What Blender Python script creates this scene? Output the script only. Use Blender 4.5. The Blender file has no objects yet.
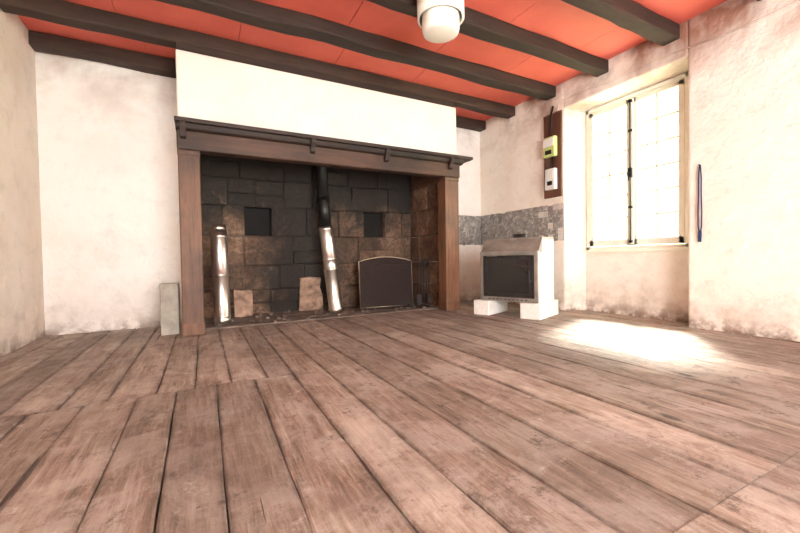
import bpy, bmesh, math, random
from mathutils import Vector, Matrix, noise
random.seed(7)
sc=bpy.context.scene
try:
    sc.view_settings.view_transform='Standard'
    sc.view_settings.look='None'
    sc.view_settings.exposure=0.0
except Exception as e: print(e)
XL,XR,YB,YF,HB,YR=-1.29,3.796,4.532,3.776,2.555,-2.2
HC=2.69

# ---------------------------------------------------------------- materials
def newmat(name):
    m=bpy.data.materials.new(name); m.use_nodes=True
    nt=m.node_tree; nt.nodes.clear()
    out=nt.nodes.new('ShaderNodeOutputMaterial'); b=nt.nodes.new('ShaderNodeBsdfPrincipled')
    nt.links.new(b.outputs[0],out.inputs[0])
    return m,nt,b
class G:
    def __init__(s,nt): s.nt=nt; s.tc=nt.nodes.new('ShaderNodeTexCoord')
    def n(s,t,**k):
        x=s.nt.nodes.new(t)
        for a,v in k.items(): setattr(x,a,v)
        return x
    def l(s,a,b): s.nt.links.new(a,b)
    def obj(s,scale=(1,1,1),add=None):
        m=s.n('ShaderNodeMapping'); m.inputs['Scale'].default_value=scale
        s.l(s.tc.outputs['Object'],m.inputs[0])
        if add is not None:
            v=s.n('ShaderNodeVectorMath',operation='ADD'); s.l(m.outputs[0],v.inputs[0]); s.l(add,v.inputs[1]); return v.outputs[0]
        return m.outputs[0]
    def noise(s,vec,scale,detail=4,rough=0.55,dist=0):
        x=s.n('ShaderNodeTexNoise'); s.l(vec,x.inputs['Vector']); x.inputs['Scale'].default_value=scale
        x.inputs['Detail'].default_value=detail; x.inputs['Roughness'].default_value=rough; x.inputs['Distortion'].default_value=dist
        return x.outputs[0]
    def ramp(s,fac,stops):
        r=s.n('ShaderNodeValToRGB'); s.l(fac,r.inputs[0]); e=r.color_ramp.elements
        while len(e)<len(stops): e.new(0.5)
        for i,(p,c) in enumerate(stops):
            e[i].position=p
            if not isinstance(c,(tuple,list)): c=(c,c,c)
            e[i].color=(*c,1)
        return r.outputs[0]
    def mix(s,f,a,b,mode='MIX'):
        x=s.n('ShaderNodeMix',data_type='RGBA',blend_type=mode)
        for sock,v in ((x.inputs[0],f),(x.inputs[6],a),(x.inputs[7],b)):
            if isinstance(v,(int,float)): sock.default_value=v
            elif isinstance(v,tuple): sock.default_value=(*v,1)
            else: s.l(v,sock)
        return x.outputs[2]
    def math(s,op,a,b=0.0,clamp=False):
        x=s.n('ShaderNodeMath',operation=op); x.use_clamp=clamp
        for i,v in enumerate((a,b)):
            if isinstance(v,(int,float)): x.inputs[i].default_value=v
            else: s.l(v,x.inputs[i])
        return x.outputs[0]
    def bump(s,h,b,strength=0.3,dist=0.01):
        x=s.n('ShaderNodeBump'); x.inputs['Strength'].default_value=strength; x.inputs['Distance'].default_value=dist
        s.l(h,x.inputs['Height']); s.l(x.outputs[0],b.inputs['Normal'])
    def z(s):
        x=s.n('ShaderNodeSeparateXYZ'); s.l(s.tc.outputs['Object'],x.inputs[0]); return x.outputs
    def attr(s):
        x=s.n('ShaderNodeAttribute',attribute_name='Col'); y=s.n('ShaderNodeSeparateColor'); s.l(x.outputs['Color'],y.inputs[0]); return x.outputs['Color'],y.outputs
    def off(s,k=37.0):
        c,a=s.attr(); x=s.n('ShaderNodeCombineXYZ')
        for i,j in enumerate((0,1,0)): s.l(s.math('MULTIPLY',a[j],k*(1+0.3*i)),x.inputs[i])
        return x.outputs[0],a
    def grey(s,v):
        cc=s.n('ShaderNodeCombineColor')
        for i in range(3): s.l(v,cc.inputs[i])
        return cc.outputs[0]
def simple(name,col,rough=0.6,metal=0.0,var=0.15,scale=8,bump=0.0,emit=None):
    m,nt,b=newmat(name); g=G(nt)
    v=g.noise(g.obj(),scale,4)
    dark=tuple(c*(1-var) for c in col); lite=tuple(min(1,c*(1+var)) for c in col)
    g.l(g.ramp(v,[(0.3,dark),(0.7,lite)]),b.inputs['Base Color'])
    b.inputs['Roughness'].default_value=rough; b.inputs['Metallic'].default_value=metal
    if bump: g.bump(g.noise(g.obj(),scale*5,4),b,bump,0.005)
    return m
def plaster(name,base,stain,amt=0.5,grime=0.5,topgrime=0.0,spots=0.5):
    m,nt,b=newmat(name); g=G(nt); o=g.obj()
    n1=g.noise(o,1.3,5,0.62,0.3); n2=g.noise(o,6,6,0.65)
    f1=g.ramp(n1,[(0.45,0.0),(0.72,1.0)])
    c=g.mix(g.math('MULTIPLY',f1,amt),base,stain)
    c=g.mix(g.ramp(n2,[(0.53,0.0),(0.70,0.5*amt)]),c,tuple(x*0.74 for x in stain))
    pt=g.noise(o,2.3,6,0.72,0.2)
    c=g.mix(g.ramp(pt,[(0.56,0.0),(0.64,0.22)]),c,(0.66,0.59,0.53))
    Z=g.z()
    low=g.math('SUBTRACT',1.0,g.math('DIVIDE',Z[2],0.6),True)
    low=g.math('MULTIPLY',g.math('POWER',low,1.5),g.ramp(n2,[(0.32,0.1),(0.62,1.0)]))
    c=g.mix(g.math('MULTIPLY',low,grime,True),c,(0.42,0.31,0.24))
    ft=g.math('SUBTRACT',1.0,g.math('DIVIDE',Z[2],0.12),True)
    c=g.mix(g.math('MULTIPLY',g.math('MULTIPLY',ft,g.ramp(n2,[(0.42,0.0),(0.55,1.0)])),grime,True),c,(0.20,0.13,0.09))
    if topgrime:
        tp=g.math('MULTIPLY',g.math('SUBTRACT',Z[2],2.1),2.2,True)
        tp=g.math('MULTIPLY',tp,g.ramp(n1,[(0.42,0.0),(0.60,1.0)]))
        c=g.mix(g.math('MULTIPLY',tp,topgrime,True),c,(0.28,0.13,0.085))
    sn=g.noise(o,19,5,0.78)
    c=g.mix(g.ramp(sn,[(0.64,0.0),(0.71,spots)]),c,(0.40,0.28,0.20))
    g.l(c,b.inputs['Base Color']); b.inputs['Roughness'].default_value=0.9
    b.inputs['Specular IOR Level'].default_value=0.2
    h=g.math('ADD',g.math('MULTIPLY',n2,1.0),g.math('MULTIPLY',sn,0.4))
    h=g.math('ADD',h,g.math('MULTIPLY',n1,2.2))
    g.bump(h,b,0.62,0.028)
    return m
def wood(name,dark,lite,stretch=(14,1,14),rough=0.55,bump=0.3,dirt=(0.05,0.035,0.025),dirtamt=0.5):
    m,nt,b=newmat(name); g=G(nt); of,a=g.off()
    v=g.obj(stretch,of)
    n1=g.noise(v,1.6,6,0.62,0.8); n2=g.noise(v,7,4,0.7,0.3); big=g.noise(g.obj(),1.7,5,0.6)
    t=g.math('ADD',g.math('MULTIPLY',n1,0.65),g.math('MULTIPLY',n2,0.35))
    c=g.ramp(t,[(0.30,dark),(0.50,tuple(d*0.35+l*0.65 for d,l in zip(dark,lite))),(0.68,lite)])
    c=g.mix(g.ramp(big,[(0.42,0.0),(0.75,dirtamt)]),c,dirt)
    c=g.mix(1.0,c,g.grey(g.math('ADD',g.math('MULTIPLY',a[0],0.5),0.72)),'MULTIPLY')
    g.l(c,b.inputs['Base Color']); b.inputs['Roughness'].default_value=rough
    g.bump(t,b,bump,0.008)
    return m
def floorwood():
    m,nt,b=newmat('old_floorboards'); g=G(nt); of,a=g.off(41.0)
    v=g.obj((22,1.7,1),of); v2=g.obj((8,1.2,1),of); o=g.obj()
    fine=g.noise(v,2.4,6,0.78,0.35); broad=g.noise(v2,1.5,5,0.62,0.6)
    t=g.math('ADD',g.math('MULTIPLY',fine,0.55),g.math('MULTIPLY',broad,0.45))
    c=g.ramp(t,[(0.37,(0.10,0.066,0.049)),(0.46,(0.235,0.165,0.125)),(0.54,(0.345,0.262,0.208)),(0.64,(0.50,0.42,0.352))])
    d1=g.noise(o,2.6,8,0.78,0.5); d2=g.noise(o,1.0,7,0.68,0.4); sp=g.noise(o,7,8,0.84)
    c=g.mix(g.ramp(d1,[(0.46,0.0),(0.57,0.62)]),c,(0.50,0.43,0.375))
    c=g.mix(g.ramp(d2,[(0.46,0.0),(0.62,0.50)]),c,(0.15,0.102,0.078))
    c=g.mix(g.ramp(sp,[(0.56,0.0),(0.64,0.80)]),c,(0.10,0.066,0.049))
    c=g.mix(g.ramp(sp,[(0.34,0.65),(0.42,0.0)]),c,(0.60,0.525,0.46))
    e=g.math('POWER',a[2],9.0)
    e=g.math('MULTIPLY',e,g.ramp(g.noise(o,4,6,0.75),[(0.40,0.0),(0.6,1.0)]))
    c=g.mix(g.math('MULTIPLY',e,0.65),c,(0.08,0.052,0.038))
    vo=g.n('ShaderNodeTexVoronoi'); g.l(g.obj((2.2,0.8,1),of),vo.inputs['Vector']); vo.inputs['Scale'].default_value=1.0
    wob=g.math('ADD',vo.outputs['Distance'],g.math('MULTIPLY',g.math('SUBTRACT',sp,0.5),0.12))
    c=g.mix(g.ramp(wob,[(0.04,0.9),(0.07,0.0)]),c,(0.045,0.028,0.02))
    cr=g.ramp(g.noise(g.obj((30,0.7,1),of),1.1,3,0.5,0.3),[(0.25,0.85),(0.275,0.0)])
    c=g.mix(cr,c,(0.05,0.03,0.022))
    c=g.mix(1.0,c,g.grey(g.math('ADD',g.math('MULTIPLY',a[0],0.42),0.70)),'MULTIPLY')
    g.l(c,b.inputs['Base Color'])
    g.l(g.ramp(d1,[(0.38,0.50),(0.60,0.85)]),b.inputs['Roughness'])
    b.inputs['Specular IOR Level'].default_value=0.42
    h=g.math('SUBTRACT',g.math('ADD',t,g.math('MULTIPLY',sp,0.6)),g.math('MULTIPLY',cr,0.8))
    h=g.math('ADD',h,g.math('MULTIPLY',broad,1.0))
    g.bump(h,b,0.8,0.014)
    return m
M={}
M['plL']=plaster('plaster_left',(0.86,0.77,0.67),(0.73,0.60,0.49),0.6,0.6,0.0,0.4)
M['plB']=plaster('plaster_back',(0.89,0.84,0.79),(0.76,0.66,0.59),0.45,0.6,0.5,0.25)
M['plR']=plaster('plaster_right',(0.89,0.81,0.72),(0.77,0.62,0.50),0.5,0.9,0.95,0.5)
M['plH']=plaster('plaster_hood',(0.80,0.77,0.69),(0.70,0.64,0.55),0.45,0.0,0.0,0.25)
M['floor']=floorwood()
M['beam']=wood('beam_wood',(0.010,0.006,0.004),(0.060,0.030,0.019),(1,14,14),0.8,0.6,(0.012,0.007,0.006),0.6)
M['mantel']=wood('mantel_wood',(0.04,0.018,0.010),(0.15,0.068,0.037),(1,14,14),0.6,0.4,(0.022,0.012,0.009),0.85)
M['shelf']=wood('sooty_shelf_wood',(0.012,0.007,0.006),(0.05,0.024,0.015),(1,14,14),0.6,0.4,(0.012,0.008,0.006),0.8)
M['post']=wood('post_wood',(0.07,0.028,0.013),(0.25,0.115,0.058),(14,14,1),0.55,0.5,(0.04,0.02,0.013),0.8)
M['board']=wood('meter_board',(0.08,0.025,0.012),(0.20,0.065,0.035),(14,14,1),0.5,0.2)
M['under']=simple('subfloor_dark',(0.02,0.014,0.01),0.9)
def redm():
    m,nt,b=newmat('red_ceiling_paint'); g=G(nt)
    n=g.noise(g.obj(),2.5,5)
    c=g.ramp(n,[(0.3,(0.70,0.125,0.088)),(0.7,(0.80,0.170,0.122))])
    g.l(c,b.inputs['Base Color']); b.inputs['Roughness'].default_value=0.6
    g.bump(g.noise(g.obj(),30,3),b,0.15,0.004)
    return m
M['red']=redm(); M['redseam']=simple('red_joint',(0.42,0.06,0.045),0.7)
def stone(name,hue=(0.25,0.14,0.082),soot=True,mortar=False):
    m,nt,b=newmat(name); g=G(nt); ac,a=g.attr(); o=g.obj()
    n1=g.noise(o,3.6,7,0.70,0.5); n2=g.noise(o,24,5,0.7)
    c=g.ramp(n1,[(0.32,tuple(x*0.35 for x in hue)),(0.50,hue),(0.64,(0.42,0.26,0.17)),(0.76,(0.58,0.44,0.33))])
    c=g.mix(g.ramp(n2,[(0.45,0.0),(0.66,0.8)]),c,(0.06,0.036,0.026))
    if mortar: c=g.mix(0.6,c,(0.05,0.035,0.027))
    else: c=g.mix(1.0,c,g.grey(g.math('ADD',g.math('MULTIPLY',a[0],0.70),0.28)),'MULTIPLY')
    if soot:
        P=g.z(); n3=g.noise(o,2.3,7,0.68,0.6)
        w=g.math('SUBTRACT',n3,0.5)
        x=g.math('ADD',P[0],g.math('MULTIPLY',w,1.3))
        dx=g.math('ABSOLUTE',g.math('SUBTRACT',x,1.10))
        col=g.ramp(dx,[(0.22,1.0),(0.66,0.0)])
        zz=g.math('ADD',P[2],g.math('MULTIPLY',w,1.7))
        top=g.math('DIVIDE',g.math('SUBTRACT',zz,0.92),0.45,True)
        s=g.math('MAXIMUM',col,top)
        s=g.math('MULTIPLY',s,0.95)
        c=g.mix(s,c,(0.013,0.0095,0.0075))
    g.l(c,b.inputs['Base Color']); b.inputs['Roughness'].default_value=0.75
    g.bump(g.math('ADD',n1,g.math('MULTIPLY',n2,0.4)),b,0.9,0.04)
    return m
M['stone']=stone('sooty_stone'); M['mortar']=stone('sooty_mortar',mortar=True)
M['stoneR']=stone('side_stone',(0.30,0.15,0.085),False)
M['soot']=simple('soot_black',(0.008,0.006,0.005),0.9,0,0.4,6,0.4)
M['hearth']=simple('hearth_ash',(0.16,0.115,0.09),0.9,0,0.5,7,0.5)
M['paleStone']=simple('pale_stone',(0.30,0.19,0.135),0.9,0,0.65,11,0.7)
M['concrete']=simple('concrete',(0.36,0.32,0.27),0.95,0,0.2,14,0.5)
M['grout']=simple('grey_grout',(0.24,0.215,0.195),0.95,0,0.35,14,0.4)
M['aerated']=simple('aerated_concrete',(0.82,0.78,0.72),0.9,0,0.08,20,0.2)
M['cream']=simple('cream_paint',(0.90,0.86,0.74),0.45,0,0.04,12)
M['steel']=simple('stainless_pipe',(0.86,0.80,0.73),0.33,1.0,0.15,5)
M['blackmetal']=simple('black_metal',(0.02,0.018,0.017),0.4,0.5,0.3)
M['iron']=simple('cast_iron',(0.035,0.03,0.028),0.55,0.4,0.3,20,0.2)
M['greymetal']=simple('enamel_grey',(0.27,0.235,0.20),0.5,0.3,0.3,7)
M['whitemetal']=simple('enamel_white',(0.80,0.76,0.70),0.5,0.0,0.08,7)
M['brass']=simple('old_brass',(0.60,0.48,0.34),0.4,0.9,0.2)
M['screenmesh']=simple('screen_mesh',(0.020,0.010,0.008),0.85,0.1,0.3,60,0.5)
M['stoveglass']=simple('stove_glass',(0.02,0.018,0.017),0.15,0,0.3,3)
M['yellow']=simple('meter_yellow',(0.50,0.58,0.20),0.5)
M['plwhite']=simple('plastic_white',(0.78,0.76,0.72),0.4,0,0.04)
M['blue']=simple('blue_webbing',(0.015,0.03,0.11),0.7,0,0.3,40)
M['lampwhite']=simple('opal_glass',(0.90,0.84,0.74),0.3,0,0.03)
M['lampmetal']=simple('lamp_metal',(0.62,0.55,0.5),0.35,0.6,0.1)
M['leaf']=simple('foliage',(0.50,0.56,0.40),0.7,0,0.3,3)
M['grass']=simple('lawn',(0.30,0.36,0.18),0.9,0,0.3,3)
def tilem():
    m,nt,b=newmat('slate_mosaic'); g=G(nt); ac,a=g.attr()
    n=g.noise(g.obj(),22,5,0.7,0.8)
    c=g.ramp(n,[(0.35,(0.15,0.135,0.13)),(0.52,(0.28,0.255,0.235)),(0.66,(0.58,0.53,0.48))])
    c=g.mix(g.ramp(a[0],[(0.80,0.0),(0.86,0.9)]),c,(0.68,0.62,0.56))
    g.l(c,b.inputs['Base Color']); b.inputs['Roughness'].default_value=0.4
    return m
M['tile']=tilem()
def glassm():
    m=bpy.data.materials.new('window_glass'); m.use_nodes=True; nt=m.node_tree; nt.nodes.clear()
    o=nt.nodes.new('ShaderNodeOutputMaterial'); t=nt.nodes.new('ShaderNodeBsdfTransparent'); gl=nt.nodes.new('ShaderNodeBsdfGlossy'); mx=nt.nodes.new('ShaderNodeMixShader')
    gl.inputs['Roughness'].default_value=0.05; mx.inputs[0].default_value=0.06
    t.inputs[0].default_value=(0.97,1,0.98,1)
    nt.links.new(t.outputs[0],mx.inputs[1]); nt.links.new(gl.outputs[0],mx.inputs[2]); nt.links.new(mx.outputs[0],o.inputs[0]); return m
M['glass']=glassm()

# ---------------------------------------------------------------- mesh helpers
class MB:
    def __init__(s): s.bm=bmesh.new(); s.cl=s.bm.loops.layers.float_color.new('Col')
    def _col(s,faces,c):
        for f in faces:
            for l in f.loops: l[s.cl]=(*c,1)
    def box(s,x0,x1,y0,y1,z0,z1,c=None,mi=0,jit=0.0,mat=None):
        c=c or (random.random(),random.random(),random.random())
        vs=[]
        for z in (z0,z1):
            for (x,y) in ((x0,y0),(x1,y0),(x1,y1),(x0,y1)):
                p=Vector((x+random.uniform(-jit,jit),y+random.uniform(-jit,jit),z+random.uniform(-jit,jit)))
                if mat: p=mat@p
                vs.append(s.bm.verts.new(p))
        fs=[s.bm.faces.new([vs[i] for i in q]) for q in ((3,2,1,0),(4,5,6,7),(0,1,5,4),(1,2,6,5),(2,3,7,6),(3,0,4,7))]
        for f in fs: f.material_index=mi
        s._col(fs,c); return fs
    def prism(s,pts,h0,h1,axis='z',c=None,mi=0):
        c=c or (random.random(),random.random(),random.random())
        def P(p,h):
            return {'z':(p[0],p[1],h),'y':(p[0],h,p[1]),'x':(h,p[0],p[1])}[axis]
        a=[s.bm.verts.new(P(p,h0)) for p in pts]; b=[s.bm.verts.new(P(p,h1)) for p in pts]; n=len(pts)
        fs=[s.bm.faces.new(a[::-1]),s.bm.faces.new(b)]
        for i in range(n): fs.append(s.bm.faces.new([a[i],a[(i+1)%n],b[(i+1)%n],b[i]]))
        for f in fs: f.material_index=mi
        s._col(fs,c); return fs
    def tube(s,path,r,seg=16,cap=True,c=(0.5,0.5,0.5),mi=0,smooth=True):
        rings=[]; n=len(path)
        rr=r if isinstance(r,(list,tuple)) else [r]*n
        up=Vector((0.13,0.31,0.94)).normalized()
        for i,p in enumerate(path):
            p=Vector(p); t=(Vector(path[min(i+1,n-1)])-Vector(path[max(i-1,0)]))
            if t.length<1e-7: t=Vector((0,0,1))
            t.normalize(); u=t.cross(up)
            if u.length<0.05: u=t.cross(Vector((1,0,0)))
            u.normalize(); w=t.cross(u)
            rings.append([s.bm.verts.new(p+(u*math.cos(2*math.pi*k/seg)+w*math.sin(2*math.pi*k/seg))*rr[i]) for k in range(seg)])
        fs=[]
        for a,b in zip(rings[:-1],rings[1:]):
            for k in range(seg):
                f=s.bm.faces.new([a[k],a[(k+1)%seg],b[(k+1)%seg],b[k]]); f.smooth=smooth; fs.append(f)
        if cap: fs+= [s.bm.faces.new(rings[0][::-1]),s.bm.faces.new(rings[-1])]
        for f in fs: f.material_index=mi
        s._col(fs,c)
    def lathe(s,prof,center,seg=48,mi=0,c=(0.5,0.5,0.5)):
        s_r=[]
        for (r,z) in prof:
            s_r.append([s.bm.verts.new((center[0]+r*math.cos(2*math.pi*k/seg),center[1]+r*math.sin(2*math.pi*k/seg),center[2]+z)) for k in range(seg)])
        fs=[]
        for a,b in zip(s_r[:-1],s_r[1:]):
            for k in range(seg):
                f=s.bm.faces.new([a[k],a[(k+1)%seg],b[(k+1)%seg],b[k]]); f.smooth=True; fs.append(f)
        for f in fs: f.material_index=mi
        s._col(fs,c)
    def obj(s,name,mats,parent=None,bevel=0,seg=2,loc=None,local=False,recalc=True):
        if recalc: bmesh.ops.recalc_face_normals(s.bm,faces=s.bm.faces)
        me=bpy.data.meshes.new(name); s.bm.to_mesh(me); s.bm.free()
        for m in (mats if isinstance(mats,(list,tuple)) else [mats]): me.materials.append(M[m] if isinstance(m,str) else m)
        o=bpy.data.objects.new(name,me); sc.collection.objects.link(o)
        if bevel:
            b=o.modifiers.new('bevel','BEVEL'); b.width=bevel; b.segments=seg; b.limit_method='ANGLE'
        if parent:
            o.parent=parent
            if not local: o.matrix_parent_inverse=Matrix.Translation(-parent.location)
        return o
def empty(name,loc,rotz=0):
    e=bpy.data.objects.new(name,None); e.location=loc; e.rotation_euler=(0,0,rotz); e.empty_display_size=0.1; sc.collection.objects.link(e); return e

# ---------------------------------------------------------------- room shell
b=MB(); b.box(XL-0.3,XL,YR-0.3,YB+0.6,-0.1,HC+0.06); b.obj('wall_left','plL')
OX0,OX1=-0.02,2.74   # fireplace opening
b=MB()
b.box(XL-0.0,OX0,YB,YB+0.6,-0.1,HC+0.06); b.box(OX1,XR,YB,YB+0.6,-0.1,HC+0.06); b.box(OX0,OX1,YB,YB+0.6,2.35,HC+0.06)
b.box(OX0,OX1,YB+0.42,YB+0.6,-0.1,2.35)
b.obj('wall_back','plB')
b=MB(); XO=4.32
b.prism([(XR,YR),(XR,1.75),(4.06,1.83),(XO,1.83),(XO,YR)],-0.1,HC+0.06)
b.prism([(XR,3.03),(XR,YB+0.6),(XO,YB+0.6),(XO,2.91),(4.06,2.91)],-0.1,HC+0.06)
b.prism([(XR,2.38),(4.06,2.335),(XO,2.335),(XO,HC+0.06),(XR,HC+0.06)],1.75,3.03,'y')
b.box(4.03,XO,1.80,3.0,-0.1,0.70)
b.obj('wall_right','plR',bevel=0.018,seg=3)
b=MB(); b.box(XL,-0.4,YR-0.3,YR,-0.1,HC+0.06); b.box(2.2,XR,YR-0.3,YR,-0.1,HC+0.06); b.box(-0.4,2.2,YR-0.3,YR,2.3,HC+0.06)  # unseen rear wall; its wide opening is added to let fill light in
b.obj('wall_rear','plL')

# floor
b=MB(); b.box(XL,XR+0.3,YR,YB+0.45,-0.12,-0.03); 
def plank(x0a,x1a,x0b,x1b,ya,yb):
    c=(random.random(),random.random(),0.0); g=random.uniform(0.0012,0.0038)
    n=max(2,int((yb-ya)/0.16)); tl=random.uniform(-0.002,0.002); rows=[]; zo=random.uniform(-0.002,0.001)
    ph=random.uniform(0,9); mids=set()
    for i in range(n+1):
        t=i/n; y=ya+(yb-ya)*t
        if i==0: y+=0.001
        if i==n: y-=0.001
        l=x0a+(x0b-x0a)*t+g+random.uniform(-0.0028,0.0022); r=x1a+(x1b-x1a)*t-g+random.uniform(-0.0022,0.0028)
        zz=zo+0.0015*math.sin(y*1.7+ph)
        pts=[(l,-0.03),(l,zz-0.005-tl),(l+0.006,zz-tl),((l+r)/2,zz+0.001),(r-0.006,zz+tl),(r,zz-0.005+tl),(r,-0.03)]
        vs=[b.bm.verts.new((p[0],y,p[1])) for p in pts]; mids.add(vs[3]); rows.append(vs)
    fs=[]
    for A,B in zip(rows[:-1],rows[1:]):
        for k in range(6): f=b.bm.faces.new([A[k],A[k+1],B[k+1],B[k]]); f.smooth=False; fs.append(f)
    fs.append(b.bm.faces.new(rows[0])); fs.append(b.bm.faces.new(rows[-1][::-1]))
    for f in fs:
        f.material_index=1
        for l in f.loops: l[b.cl]=(c[0],c[1],0.0 if l.vert in mids else 1.0,1)
bx=[XL,-1.10,-0.90,-0.69,-0.49,-0.29,-0.12,0.04,0.22,0.44]
while bx[-1]<XR+0.1: bx.append(bx[-1]+random.choice([0.13,0.16,0.19,0.22,0.25]))
bx=[x for x in bx if x<XR+0.05]+[XR+0.26]
sl=[0]+[random.uniform(-0.014,0.014) for _ in bx[1:-1]]+[0]
bfar=[XL,-1.16,-0.97,-0.80,-0.60,-0.42,-0.22,-0.05,0.12,0.30]
for i in range(len(bx)-1):
    xm=(bx[i]+bx[i+1])/2
    def X(j,y): return bx[j]+sl[j]*(y-1.0)
    cuts=[YR]
    if xm>0.95: cuts.append(0.47)
    elif random.random()<0.4: cuts.append(-0.8)
    if xm<0.44: cuts.append(2.19)
    else:
        if xm<2.2: cuts.append(random.choice([2.95,3.4,2.95]))
        else: cuts.append(2.45 if random.random()<0.4 else 3.3)
        cuts.append(YB-0.001)
    for a,c2 in zip(cuts[:-1],cuts[1:]): plank(X(i,a),X(i+1,a),X(i,c2),X(i+1,c2),a,c2)
bfar.append(0.44); 
for i in range(len(bfar)-1):
    def X2(j,y):
        if j==len(bfar)-1: return bx[9]+sl[9]*(y-1.0)
        return bfar[j]+(0 if j==0 else 0.004*math.sin(j*3.1)*(y-2))
    plank(X2(i,2.19),X2(i+1,2.19),X2(i,YB),X2(i+1,YB-0.001),2.19,YB-0.001)
b.obj('floor',['under','floor'],recalc=True)

# ceiling
b=MB(); b.box(XL,XR,YR,YB,HC+0.008,HC+0.06,mi=1)
beamY=[YB-0.08-0.6587*k+ (0.0 if k==0 else 0.06) for k in range(0,11)]
xs0=[-0.62,0.30,1.22,2.14,3.06]
edges=[YR]+sorted(beamY)+[YB]
for y0,y1 in zip(edges[:-1],edges[1:]):
    if y1-y0<0.02: continue
    sh=random.uniform(-0.3,0.3); xs=[XL]+[x+sh for x in xs0]+[XR]
    for a,c in zip(xs[:-1],xs[1:]): b.box(a+0.003,c-0.003,y0,y1,HC-0.004+random.uniform(-.002,.002),HC+0.01,mi=0)
b.obj('ceiling',['red','redseam'])
for k,y in enumerate(beamY):
    w=random.uniform(0.060,0.072) if k else 0.07
    b=MB(); y0=y-w; y1=min(y+w,YB-0.002)
    x1=XR-0.001
    b.box(XL+0.001,x1,y0,y1,HB,HC-0.006)
    o=b.obj('ceiling_beam','beam',bevel=0.014,seg=2)
    bm=bmesh.new(); bm.from_mesh(o.data)
    bmesh.ops.subdivide_edges(bm,edges=[e for e in bm.edges if e.calc_length()>2],cuts=30,use_grid_fill=True)
    for v in bm.verts:
        if XL+0.01<v.co.x<XR-0.01:
            if v.co.z<HC-0.05: v.co.z+=0.02*noise.noise(Vector((v.co.x*1.6,k*7,0)))+0.008*noise.noise(Vector((v.co.x*6,k*7,0)))
            if v.co.y<YB-0.01: v.co.y+=0.022*noise.noise(Vector((v.co.x*1.6,k*5+v.co.y*9,3)))+0.008*noise.noise(Vector((v.co.x*7,k*5+v.co.y*9,3)))
    bm.to_mesh(o.data); bm.free()

# ---------------------------------------------------------------- fireplace
fp=empty('fireplace',(1.3,4.1,0))
PX0,PX1=-0.17,0.0; QX0,QX1=2.62,2.82
b=MB(); H0,H1=1.895,2.49
b.box(-0.165,2.80,YF,YF+0.09,H0,H1); b.box(-0.165,-0.06,YF+0.09,YB-0.002,H0,H1); b.box(2.72,2.80,YF+0.09,YB-0.002,H0,H1)
o=b.obj('hood','plH',fp,bevel=0.012,seg=3)
b=MB(); b.box(-0.16,2.78,YF+0.012,YF+0.07,H1-0.005,HB+0.0); b.obj('hood_top_plank','beam',fp)
b=MB(); b.box(PX0-0.005,2.84,YF-0.005,YF+0.13,1.635,1.80)
b.box(PX0,2.82,YF+0.13,YF+0.16,1.66,1.88); b.obj('lintel','mantel',fp,bevel=0.012)
b=MB()
b.prism([(YF,1.795),(YF-0.03,1.81),(YF-0.05,1.85),(YF+0.1,1.85),(YF+0.1,1.795)],PX0-0.01,2.88,'x')
b.box(PX0-0.015,2.98,YF-0.09,YF+0.2,1.85,1.885)
for x in (PX0+0.02,0.98,1.80,2.66):
    b.prism([(YF-0.085,1.85),(YF-0.085,1.82),(YF-0.055,1.775),(YF-0.04,1.735),(YF-0.003,1.72),(YF-0.003,1.85)],x,x+0.05,'x')
o=b.obj('mantel_shelf','shelf',fp,bevel=0.005)
for nm,x0,x1 in (('post_left',PX0,PX1),('post_right',QX0,QX1)):
    b=MB()
    b.box(x0,x1,YF,YF+0.17,0.0,1.636)
    b.box(x0-0.006,x1+0.006,YF-0.008,YF+0.175,0.0,0.11)
    b.box(x0-0.004,x1+0.004,YF-0.006,YF+0.175,1.585,1.632)
    b.obj(nm,'post',fp,bevel=0.009)
YS=4.80
b=MB()
rows=[0.0,0.30,0.60,0.955,1.30,1.62,1.95,2.35]
for r in range(len(rows)-1):
    z0,z1=rows[r],rows[r+1]
    if r==3: xs=[-0.02,0.20,0.45,0.76,1.18,1.60,1.97,2.27,2.55,2.74]
    else:
        xs=[-0.02]
        while xs[-1]<2.74-0.3: xs.append(xs[-1]+random.uniform(0.28,0.58))
        xs[-1]=2.74 if 2.74-xs[-1]<0.15 else xs[-1]
        if xs[-1]<2.74: xs.append(2.74)
        elif xs[-1]>2.74: xs[-1]=2.74
    for a,c in zip(xs[:-1],xs[1:]):
        xm=(a+c)/2
        if r==3 and (abs(xm-0.605)<0.02 or abs(xm-2.12)<0.02): continue
        zc=[z0]
        if random.random()<0.3 and r!=3: zc.append((z0+z1)/2+random.uniform(-0.03,0.03))
        zc.append(z1)
        for p,q in zip(zc[:-1],zc[1:]):
            b.box(a+0.004,c-0.004,YS+random.uniform(-0.02,0.012),YS+0.13,p+0.004,q-0.004,(random.uniform(0.15,1.0),)*3,jit=0.009)
b.obj('hearth_back_stones','stone',fp,bevel=0.016,seg=2)
b=MB(); yA,yZ=YS+0.018,YS+0.149
b.box(OX0,0.45,yA,yZ,0,2.35); b.box(0.76,1.97,yA,yZ,0,2.35); b.box(2.27,OX1,yA,yZ,0,2.35)
b.box(0.45,0.76,yA,yZ,0,0.955);b.box(1.97,2.27,yA,yZ,0,0.955);b.box(0.45,0.76,yA,yZ,1.3,2.35);b.box(1.97,2.27,yA,yZ,1.3,2.35)
b.obj('hearth_back_mortar','mortar',fp)
b=MB(); b.box(0.44,0.77,YS+0.130,YS+0.148,0.95,1.305); b.box(1.96,2.28,YS+0.130,YS+0.148,0.95,1.305); b.obj('niche_backs','soot',fp)
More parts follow.
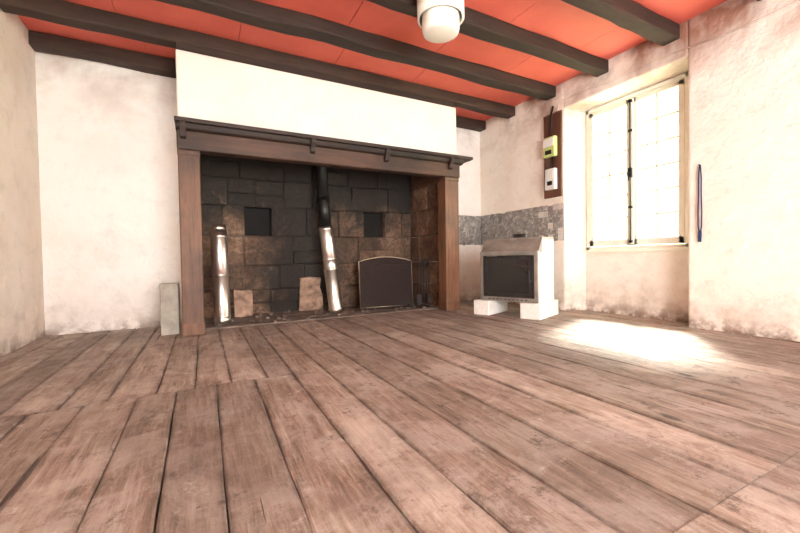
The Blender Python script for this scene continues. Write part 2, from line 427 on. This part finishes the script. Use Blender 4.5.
for nm,xf,xb in (('hearth_right_stones',2.70,2.80),('hearth_left_stones',-0.03,-0.14)):
    b=MB()
    for r in range(len(rows)-1):
        z0,z1=rows[r],min(rows[r+1],2.3)
        ys=[YF+0.17, YF+0.17+random.uniform(0.25,0.45),YF+0.17+random.uniform(0.55,0.75),YS-0.002]
        for a,c in zip(ys[:-1],ys[1:]):
            v=(0.75 if z1<1.7 else 0.2)*random.uniform(0.3,1.1)
            x0,x1=sorted((xf+random.uniform(-0.006,0.006),xb)); 
            b.box(x0,x1,a+0.003,c-0.003,z0+0.003+ (0.016 if r==0 else 0),z1-0.003,(v,v,v),jit=0.003)
    b.obj(nm,'stoneR',fp,bevel=0.012)
b=MB(); b.box(2.745,2.81,YF+0.17,YB-0.002,0,H0); b.box(-0.165,-0.10,YF+0.17,YB-0.002,0,H0); b.obj('breast_cheeks','plB',fp)
b=MB(); b.box(0.0,2.695,4.02,YS-0.01,-0.02,0.014)
for k in range(110):
    x,y=random.uniform(0.1,2.6),random.uniform(4.05,4.75); s=random.uniform(0.005,0.020)
    b.box(x-s,x+s,y-s,y+s,0.012,0.014+s,jit=s*0.4)
b.obj('hearth_slab','hearth',fp)
b=MB(); b.prism([(1.05,0.016),(1.36,0.016),(1.355,0.20),(1.32,0.30),(1.34,0.42),(1.20,0.44),(1.07,0.43),(1.06,0.25)],YS-0.075,YS-0.03,'y'); o=b.obj('broken_hearth_stone','paleStone',fp,bevel=0.007)
b=MB(); b.prism([(0.30,0.016),(0.50,0.016),(0.50,0.31),(0.46,0.325),(0.40,0.315),(0.30,0.33)],4.60,4.65,'y',); bmesh.ops.rotate(b.bm,verts=b.bm.verts,cent=(0.4,4.62,0.016),matrix=Matrix.Rotation(-0.15,3,'X')); o=b.obj('leaning_stone_slab','paleStone',bevel=0.006)
fl=empty('flue_pipe',(1.38,4.43,0.014))
def pipe(b,p0,p1,r,rings,mi=0):
    p0=Vector(p0);p1=Vector(p1); path=[];rr=[]
    stops=sorted(set([0,1]+[min(max(x,0),1) for c in rings for x in (c-0.012,c-0.006,c+0.006,c+0.012)]))
    for t in stops:
        path.append(p0.lerp(p1,t)); 
        rr.append(r*1.06 if any(abs(t-c)<0.008 for c in rings) else r)
    b.tube(path,rr,28,mi=mi)
b=MB(); pipe(b,(1.430,4.43,0.016),(1.325,4.45,1.05),0.080,[0.03,0.5,0.62,0.97]); b.obj('steel_pipe','steel',fl)
b=MB(); pipe(b,(1.328,4.45,1.03),(1.31,4.47,1.40),0.072,[0.08,0.9]); b.tube([(1.31,4.47,1.39),(1.30,4.47,2.3)],0.068,28); b.obj('black_pipe','blackmetal',fl)
ls=MB(); pipe(ls,(0.165,4.22,0.016),(0.150,4.26,0.97),0.077,[0.04,0.08,0.52,0.93]); ls.tube([(0.150,4.26,0.965),(0.149,4.26,1.02)],[0.077,0.066],28); ls.obj('stove_pipe_section','steel')

# ---------------------------------------------------------------- fire screen
fs=empty('fire_screen',(2.06,4.3,0.014))
def arch(w,h,rise,n=18):
    pts=[(-w/2,0),(w/2,0),(w/2,h-rise)]
    pts.append((w/2-0.05,h-rise+0.012))
    for i in range(n+1):
        t=i/n; x=(w/2-0.07)-(w-0.14)*t; pts.append((x,h-rise+0.02+(rise-0.02)*math.sin(math.pi*t)))
    pts+= [(-w/2+0.05,h-rise+0.012),(-w/2,h-rise)]
    return pts
T=Matrix.Translation((2.07,4.30,0.016))@Matrix.Rotation(-0.07,4,'Z')@Matrix.Rotation(-0.06,4,'X')
b=MB(); A=arch(0.72,0.66,0.055)
b.prism(A,-0.004,0.004,'y'); bmesh.ops.transform(b.bm,matrix=T,verts=b.bm.verts); b.obj('mesh_panel','screenmesh',fs)
b=MB(); pth=[T@Vector((p[0],0,p[1])) for p in A[2:]]; pth=[T@Vector((0.36,0,0.02))]+pth+[T@Vector((-0.36,0,0.02))]
b.tube(pth,0.007,8); b.tube([T@Vector((-0.37,0,0.03)),T@Vector((0.37,0,0.03))],0.005,8)
b.obj('frame','brass',fs)
b=MB()
for x in (-0.3,0.3):
    b.tube([T@Vector((x,-0.05,0.0)),T@Vector((x,0.0,0.035)),T@Vector((x,0.07,-0.003))],0.008,8)
b.tube([T@Vector((-0.33,-0.005,0.56)),T@Vector((0.33,-0.005,0.56))],0.003,6)
b.obj('feet_and_bar','iron',fs)
ft=empty('fire_tool_set',(2.54,4.16,0.014)); b=MB(); cx,cy=2.54,4.18
b.lathe([(0,0.0),(0.085,0.0),(0.085,0.012),(0.03,0.022),(0.008,0.03)],(cx,cy,0.016),24)
b.tube([(cx,cy,0.03),(cx,cy,0.60)],0.008,10); b.tube([(cx+0.02*math.cos(t),cy,0.62+0.02*math.sin(t)) for t in [i*math.pi/6 for i in range(13)]],0.006,8)
for i,(dx,dy) in enumerate(((-0.07,0),(0.07,0),(0,-0.07),(0,0.07))):
    b.tube([(cx,cy,0.53),(cx+dx,cy+dy,0.545)],0.005,8); b.tube([(cx+dx,cy+dy,0.56),(cx+dx*1.1,cy+dy*1.1,0.17)],0.006,8)
    b.tube([(cx+dx,cy+dy,0.64),(cx+dx,cy+dy,0.55)],[0.007,0.012],8)
    x,y=cx+dx*1.1,cy+dy*1.1
    if i==0: b.box(x-0.035,x+0.035,y-0.006,y+0.006,0.06,0.18)
    elif i==1: b.tube([(x,y,0.18),(x,y,0.14),(x,y,0.07)],[0.01,0.025,0.028],12)
    elif i==2: b.tube([(x,y,0.18),(x,y,0.08),(x+0.03,y,0.07)],0.006,8)
    else: b.tube([(x-0.015,y,0.18),(x-0.03,y,0.07)],0.005,6); b.tube([(x+0.015,y,0.18),(x+0.03,y,0.07)],0.005,6)
b.obj('tools_and_stand','iron',ft)

b=MB(); 
bx0,bx1,by0,by1=-0.345,-0.20,3.93,4.10
b.box(bx0,bx1,by0,by0+0.03,0,0.46,jit=0.002); b.box(bx0,bx1,by1-0.03,by1,0,0.46); b.box(bx0,bx0+0.03,by0+0.01,by1,0,0.455); b.box(bx1-0.03,bx1,by0+0.01,by1,0,0.455); b.box(bx0,bx1,by0+.02,by1-.02,0.2,0.24)
b.obj('concrete_block','concrete',bevel=0.006)

# ---------------------------------------------------------------- fireplace insert stove
st=empty('wood_stove_insert',(2.81,3.37,0.0),math.radians(-69.7))
W,D=0.66,0.46; Z0=0.165
b=MB()
b.prism([(0.03,Z0),(0.03,0.70),(0.13,0.835),(D,0.835),(D,Z0)],W-0.02,W,'x'); b.prism([(0.03,Z0),(0.03,0.70),(0.13,0.835),(D,0.835),(D,Z0)],0,0.02,'x')
b.box(0,W,D-0.02,D,Z0,0.835)
b.obj('side_panels','whitemetal',st,bevel=0.004,local=True)
b=MB()
b.box(0.02,W-0.02,0.03,D-0.02,Z0,Z0+0.03); b.box(-0.004,W+0.004,0.115,D+0.003,0.838,0.858)
b.prism([(0.018,0.700),(0.118,0.846),(0.135,0.846),(0.135,0.69)],-0.004,W+0.004,'x')
for i in range(7): b.box(0.10+i*0.07,0.145+i*0.07,0.045,0.075,0.745+0.0,0.752)
b.box(0.0,W,-0.006,0.03,0.662,0.712); b.box(0.0,W,-0.006,0.03,Z0,Z0+0.045); b.box(0,0.035,-0.006,0.03,Z0,0.67); b.box(W-0.035,W,-0.006,0.03,Z0,0.67)
b.obj('hood_and_frame','greymetal',st,bevel=0.004,local=True)
b=MB()
b.box(0.035,W-0.035,0.002,0.03,Z0+0.04,Z0+0.07); b.box(0.035,0.06,0.002,0.03,Z0,0.67); b.box(W-0.06,W-0.035,0.002,0.03,Z0,0.67)
b.box(0.05,W-0.05,-0.016,0.012,Z0+0.062,Z0+0.095); b.box(0.05,W-0.05,-0.016,0.012,0.62,0.655); b.box(0.05,0.09,-0.016,0.012,Z0+0.065,0.655); b.box(W-0.09,W-0.05,-0.016,0.012,Z0+0.065,0.655)
b.box(0.04,W-0.04,0.32,0.34,Z0,0.7)
b.box(W-0.080,W-0.060,-0.045,-0.016,0.38,0.40); b.tube([(W-0.07,-0.045,0.36),(W-0.07,-0.05,0.50)],0.009,10)
for i in range(10): b.box(0.10+i*0.047,0.13+i*0.047,-0.009,-0.005,Z0+0.018,Z0+0.028)
b.obj('door_frame','iron',st,bevel=0.004,local=True)
b=MB(); b.box(0.085,W-0.085,-0.004,0.004,Z0+0.09,0.625); b.obj('door_glass','stoveglass',st,local=True)
b=MB(); b.lathe([(0,0.045),(0.085,0.045),(0.085,0.0),(0.10,0.0),(0.10,-0.005),(0,-0.005)],(0.36,0.27,0.859),28); b.obj('flue_collar','iron',st,local=True)
b=MB(); b.box(-0.06,0.13,-0.06,D-0.05,0.0,0.163); b.box(W-0.17,W+0.04,-0.05,D+0.02,0.0,0.163); b.obj('support_blocks','aerated',st,bevel=0.005,local=True)

# ---------------------------------------------------------------- tiles behind the stove
tl=empty('wall_tiles',(3.5,4.3,1.0)); b=MB()
zt=[0.84+0.0735*i for i in range(7)]
random.seed(21)
y=3.04
while y<YB-0.03:
    y1=min(y+0.0735,YB-0.012)
    for i in range(6):
        if random.random()<0.06 or (i==0 and random.random()<0.4) or (i==5 and random.random()<0.25): continue
        cv=random.random()*0.84 if y>3.40 else random.random()*0.25+(0.70 if random.random()<0.7 else 0)
        b.box(XR-0.009,XR-0.0005,y+0.0012,y1-0.0012,zt[i]+0.0012,zt[i+1]-0.0012,(cv,cv,cv),jit=0.0004)
    y+=0.0735
x=2.83
while x<XR-0.03:
    x1=min(x+0.0735,XR-0.01)
    for i in range(6):
        if (i==5 and random.random()<0.3) or (i==0 and random.random()<0.4): continue
        cv=random.random()*0.83; b.box(x+0.0012,x1-0.0012,YB-0.009,YB-0.0005,zt[i]+0.0012,zt[i+1]-0.0012,(cv,cv,cv),jit=0.0004)
    x+=0.0735
b.obj('mosaic','tile',tl,bevel=0.0012,seg=1)
b=MB()
def edge(a,c,z,am):
    n=18; return [(a+(c-a)*i/n, z+random.uniform(-am,am)) for i in range(n+1)]
b.prism(edge(3.035,YB-0.001,0.845,0.022)+edge(YB-0.001,3.035,1.275,0.012),XR-0.0045,XR-0.0003,'x')
b.prism(edge(2.825,XR-0.001,0.845,0.022)+edge(XR-0.001,2.825,1.275,0.012),YB-0.0045,YB-0.0003,'y')
b.obj('grout_bed','grout',tl)
# ---------------------------------------------------------------- electricity board
eb=empty('electric_meter_board',(XR,3.17,1.85))
b=MB(); b.box(XR-0.025,XR-0.001,3.045,3.30,1.36,2.37); b.box(XR-0.035,XR-0.02,3.05,3.295,2.345,2.365); b.obj('board','board',eb,bevel=0.004)
b=MB(); b.box(XR-0.09,XR-0.026,3.09,3.26,1.84,2.08); b.obj('meter_body','yellow',eb,bevel=0.012)
b=MB(); b.box(XR-0.097,XR-0.088,3.10,3.25,1.96,2.06); b.box(XR-0.08,XR-0.026,3.10,3.24,1.45,1.70); b.box(XR-0.09,XR-0.079,3.12,3.22,1.58,1.68); b.obj('breaker_and_dial','plwhite',eb,bevel=0.006)
b=MB(); b.box(XR-0.09,XR-0.079,3.13,3.20,1.50,1.55); b.box(XR-0.098,XR-0.089,3.13,3.22,1.87,1.92,); b.obj('switches','blackmetal',eb,bevel=0.003)
b=MB(); b.tube([(XR-0.045,3.17,2.07),(XR-0.045,3.17,2.34),(XR-0.02,3.16,2.45)],0.012,8); b.tube([(XR-0.045,3.15,1.69),(XR-0.045,3.15,1.85)],0.012,8); b.obj('cables','blackmetal',eb)
b=MB(); pts=[(XR-0.014,3.10,2.36)]
for i in range(26): y=3.08-i*0.2; pts.append((XR-0.012,y,2.47+0.012*math.sin(i*1.3)-0.012*i*0.4))
b.tube(pts,0.007,6); b.obj('wall_cable','plR' ) 
# ---------------------------------------------------------------- window
wn=empty('window_1',(4.04,2.37,0.7)); b=MB()
wy0,wy1,wz0,wz1=1.84,2.90,0.70,2.335; X0,X1=4.02,4.085
b.box(X0,X1,wy0,wy0+0.04,wz0,wz1); b.box(X0,X1,wy1-0.04,wy1,wz0,wz1); b.box(X0,X1,wy0,wy1,wz0,wz0+0.045); b.box(X0,X1,wy0,wy1,wz1-0.04,wz1)
b.box(X0-0.04,X0+0.02,wy0-0.02,wy1+0.03,wz0-0.02,wz0+0.012)
mid=(wy0+wy1)/2
gl=MB()
for (a,c) in ((wy0+0.042,mid-0.003),(mid+0.003,wy1-0.042)):
    xa,xb=X0-0.005,X0+0.04; zA,zB=wz0+0.05,wz1-0.045; s=0.05
    b.box(xa,xb,a,a+s,zA,zB); b.box(xa,xb,c-s,c,zA,zB); b.box(xa,xb,a,c,zA,zA+0.07); b.box(xa,xb,a,c,zB-s,zB)
    m=(a+c)/2; b.box(xa+0.006,xb-0.006,m-0.011,m+0.011,zA,zB)
    z0,z1=zA+0.07,zB-s
    for i in range(1,6):
        z=z0+(z1-z0)*i/6; b.box(xa+0.007,xb-0.007,a+s,c-s,z-0.011,z+0.011)
    gl.box(X0+0.016,X0+0.020,a+s-0.004,c-s+0.004,z0-0.004,z1+0.004)
b.box(X0-0.018,X0+0.0,mid-0.024,mid+0.024,wz0+0.06,wz1-0.05)
b.obj('frame_and_casements','cream',wn,bevel=0.004)
gl.obj('panes','glass',wn)
b=MB(); xx=X0-0.032
b.tube([(xx,mid,wz0+0.07),(xx,mid,wz1-0.06)],0.007,10)
for z in (wz0+0.09,1.15,1.95,wz1-0.08): b.box(xx-0.008,X0-0.015,mid-0.016,mid+0.016,z-0.012,z+0.012)
b.box(xx-0.012,X0-0.015,mid-0.018,mid+0.018,1.46,1.56); b.tube([(xx-0.01,mid,1.51),(xx-0.045,mid,1.50),(xx-0.05,mid-0.02,1.42)],0.009,8)
b.obj('espagnolette','blackmetal',wn)
# ---------------------------------------------------------------- blue strap on nail
sp=empty('hanging_strap',(XR,1.66,1.39)); b=MB()
b.tube([(XR-0.001,1.655,1.40),(XR-0.035,1.655,1.41)],0.004,8)
b.obj('nail','iron',sp)
b=MB()
def strip(pts,w):
    for p,q in zip(pts[:-1],pts[1:]):
        p,q=Vector(p),Vector(q); n=Vector((0,w,0)); t=Vector((0.0025,0,0))
        vs=[b.bm.verts.new(v) for v in (p-n-t,p+n-t,p+n+t,p-n+t,q-n-t,q+n-t,q+n+t,q-n+t)]
        for f in ((3,2,1,0),(4,5,6,7),(0,1,5,4),(1,2,6,5),(2,3,7,6),(3,0,4,7)): b.bm.faces.new([vs[i] for i in f])
def loop(s):
    return [(XR-0.016,1.655+s*w,z) for z,w in ((1.41,0.0),(1.38,0.005),(1.30,0.010),(1.15,0.010),(1.00,0.014),(0.88,0.012),(0.82,0.002))]
strip(loop(1),0.004); strip(loop(-1),0.004); strip([(XR-0.016,1.655,0.84),(XR-0.015,1.657,0.75)],0.012)
b.tube([(XR-0.014,1.655,0.85),(XR-0.014,1.655,0.80)],[0.010,0.012],8)
b.obj('webbing','blue',sp)
# ---------------------------------------------------------------- lamp
L=(1.57,2.29,0.045)
lp=empty('ceiling_lamp',(L[0],L[1],HC))
b=MB(); b.lathe([(0,2.225),(0.10,2.225),(0.128,2.235),(0.135,2.26),(0.135,2.40),(0.12,2.41),(0,2.41)],L,56); b.obj('opal_drum','lampwhite',lp)
b=MB(); b.lathe([(0.155,2.335),(0.17,2.335),(0.17,2.53),(0.155,2.53),(0.155,2.335)],L,56); b.lathe([(0.1,2.45),(0.16,2.45),(0.16,2.46),(0.1,2.46),(0.1,2.45)],L,32)
b.obj('outer_ring','lampwhite',lp)
b=MB(); b.lathe([(0,2.41),(0.11,2.41),(0.11,2.465),(0.02,2.48),(0.012,2.50),(0.012,2.58),(0.05,2.59),(0.055,HC-0.05),(0,HC-0.05)],L,32); b.obj('stem_and_rose','lampmetal',lp)
# ---------------------------------------------------------------- debris
b=MB()
for k in range(80):
    if k<40: x,y=random.uniform(XL+0.04,-0.4),YB-abs(random.gauss(0,0.10))-0.02
    elif k<60: x,y=XL+abs(random.gauss(0,0.08))+0.02,random.uniform(2.5,4.4)
    else: x,y=XR-abs(random.gauss(0,0.08))-0.02,random.uniform(0.8,3.0)
    s=random.uniform(0.003,0.009); b.box(x-s,x+s,y-s*.7,y+s*.7,0.0,s*1.2,jit=s*0.3)
b.obj('plaster_crumbs','concrete')

# ---------------------------------------------------------------- outside
b=MB(); b.box(4.6,40,-25,30,-0.9,-0.8); b.obj('garden_lawn','grass')
for (tx,ty,tz,r) in ((11,5.5,2.6,2.2),(12,9.5,3.2,2.5),(14,2.0,2.2,1.9)):
    b=MB(); bmesh.ops.create_icosphere(b.bm,subdivisions=4,radius=r,matrix=Matrix.Translation((tx,ty,tz)))
    for v in b.bm.verts:
        d=(v.co-Vector((tx,ty,tz))).normalized(); v.co+=d*(0.5*noise.noise(v.co*1.2)+0.35*noise.noise(v.co*3.5))*r*0.4
    b.tube([(tx,ty,-0.79),(tx,ty,tz)],0.2,10)
    b.obj('garden_tree','leaf')

# ---------------------------------------------------------------- light
w=bpy.data.worlds.new('World'); sc.world=w; w.use_nodes=True
bg=w.node_tree.nodes['Background']; bg.inputs[0].default_value=(1.0,0.99,0.97,1); bg.inputs[1].default_value=18.0
def light(name,t,loc,rot,energy,color=(1,1,1),**k):
    l=bpy.data.lights.new(name,t); l.energy=energy; l.color=color
    for a,v in k.items(): setattr(l,a,v)
    o=bpy.data.objects.new(name,l); o.location=loc; o.rotation_euler=rot; sc.collection.objects.link(o); return o
s=light('sun','SUN',(8,4,8),(0,0,0),75.0,(1,0.95,0.87),angle=math.radians(14))
s.rotation_euler=Vector((-0.74,-0.40,-1.0)).to_track_quat('-Z','Y').to_euler()
a=light('rear_fill_light','AREA',(0.9,YR-0.02,1.2),(0,0,0),105,(1.0,0.98,0.97),shape='RECTANGLE',size=2.5,size_y=2.1)  # added area fill behind the camera, set in the rear wall opening
a.rotation_euler=Vector((0.10,1,0.12)).to_track_quat('-Z','Y').to_euler()

# ---------------------------------------------------------------- camera
f,yaw,pi,ro=375.13,0.4836,-0.0210,0.0169
R0=Vector((math.cos(yaw),-math.sin(yaw),0)); F=Vector((math.sin(yaw)*math.cos(pi),math.cos(yaw)*math.cos(pi),math.sin(pi))); U0=R0.cross(F)
R=R0*math.cos(ro)-U0*math.sin(ro); U=R0*math.sin(ro)+U0*math.cos(ro)
cam=bpy.data.cameras.new('camera'); co=bpy.data.objects.new('camera',cam); sc.collection.objects.link(co)
co.matrix_world=Matrix(((R.x,U.x,-F.x,0),(R.y,U.y,-F.y,0),(R.z,U.z,-F.z,0.65),(0,0,0,1)))
cam.sensor_width=36; cam.lens=36*f/800; cam.clip_start=0.02
sc.camera=co
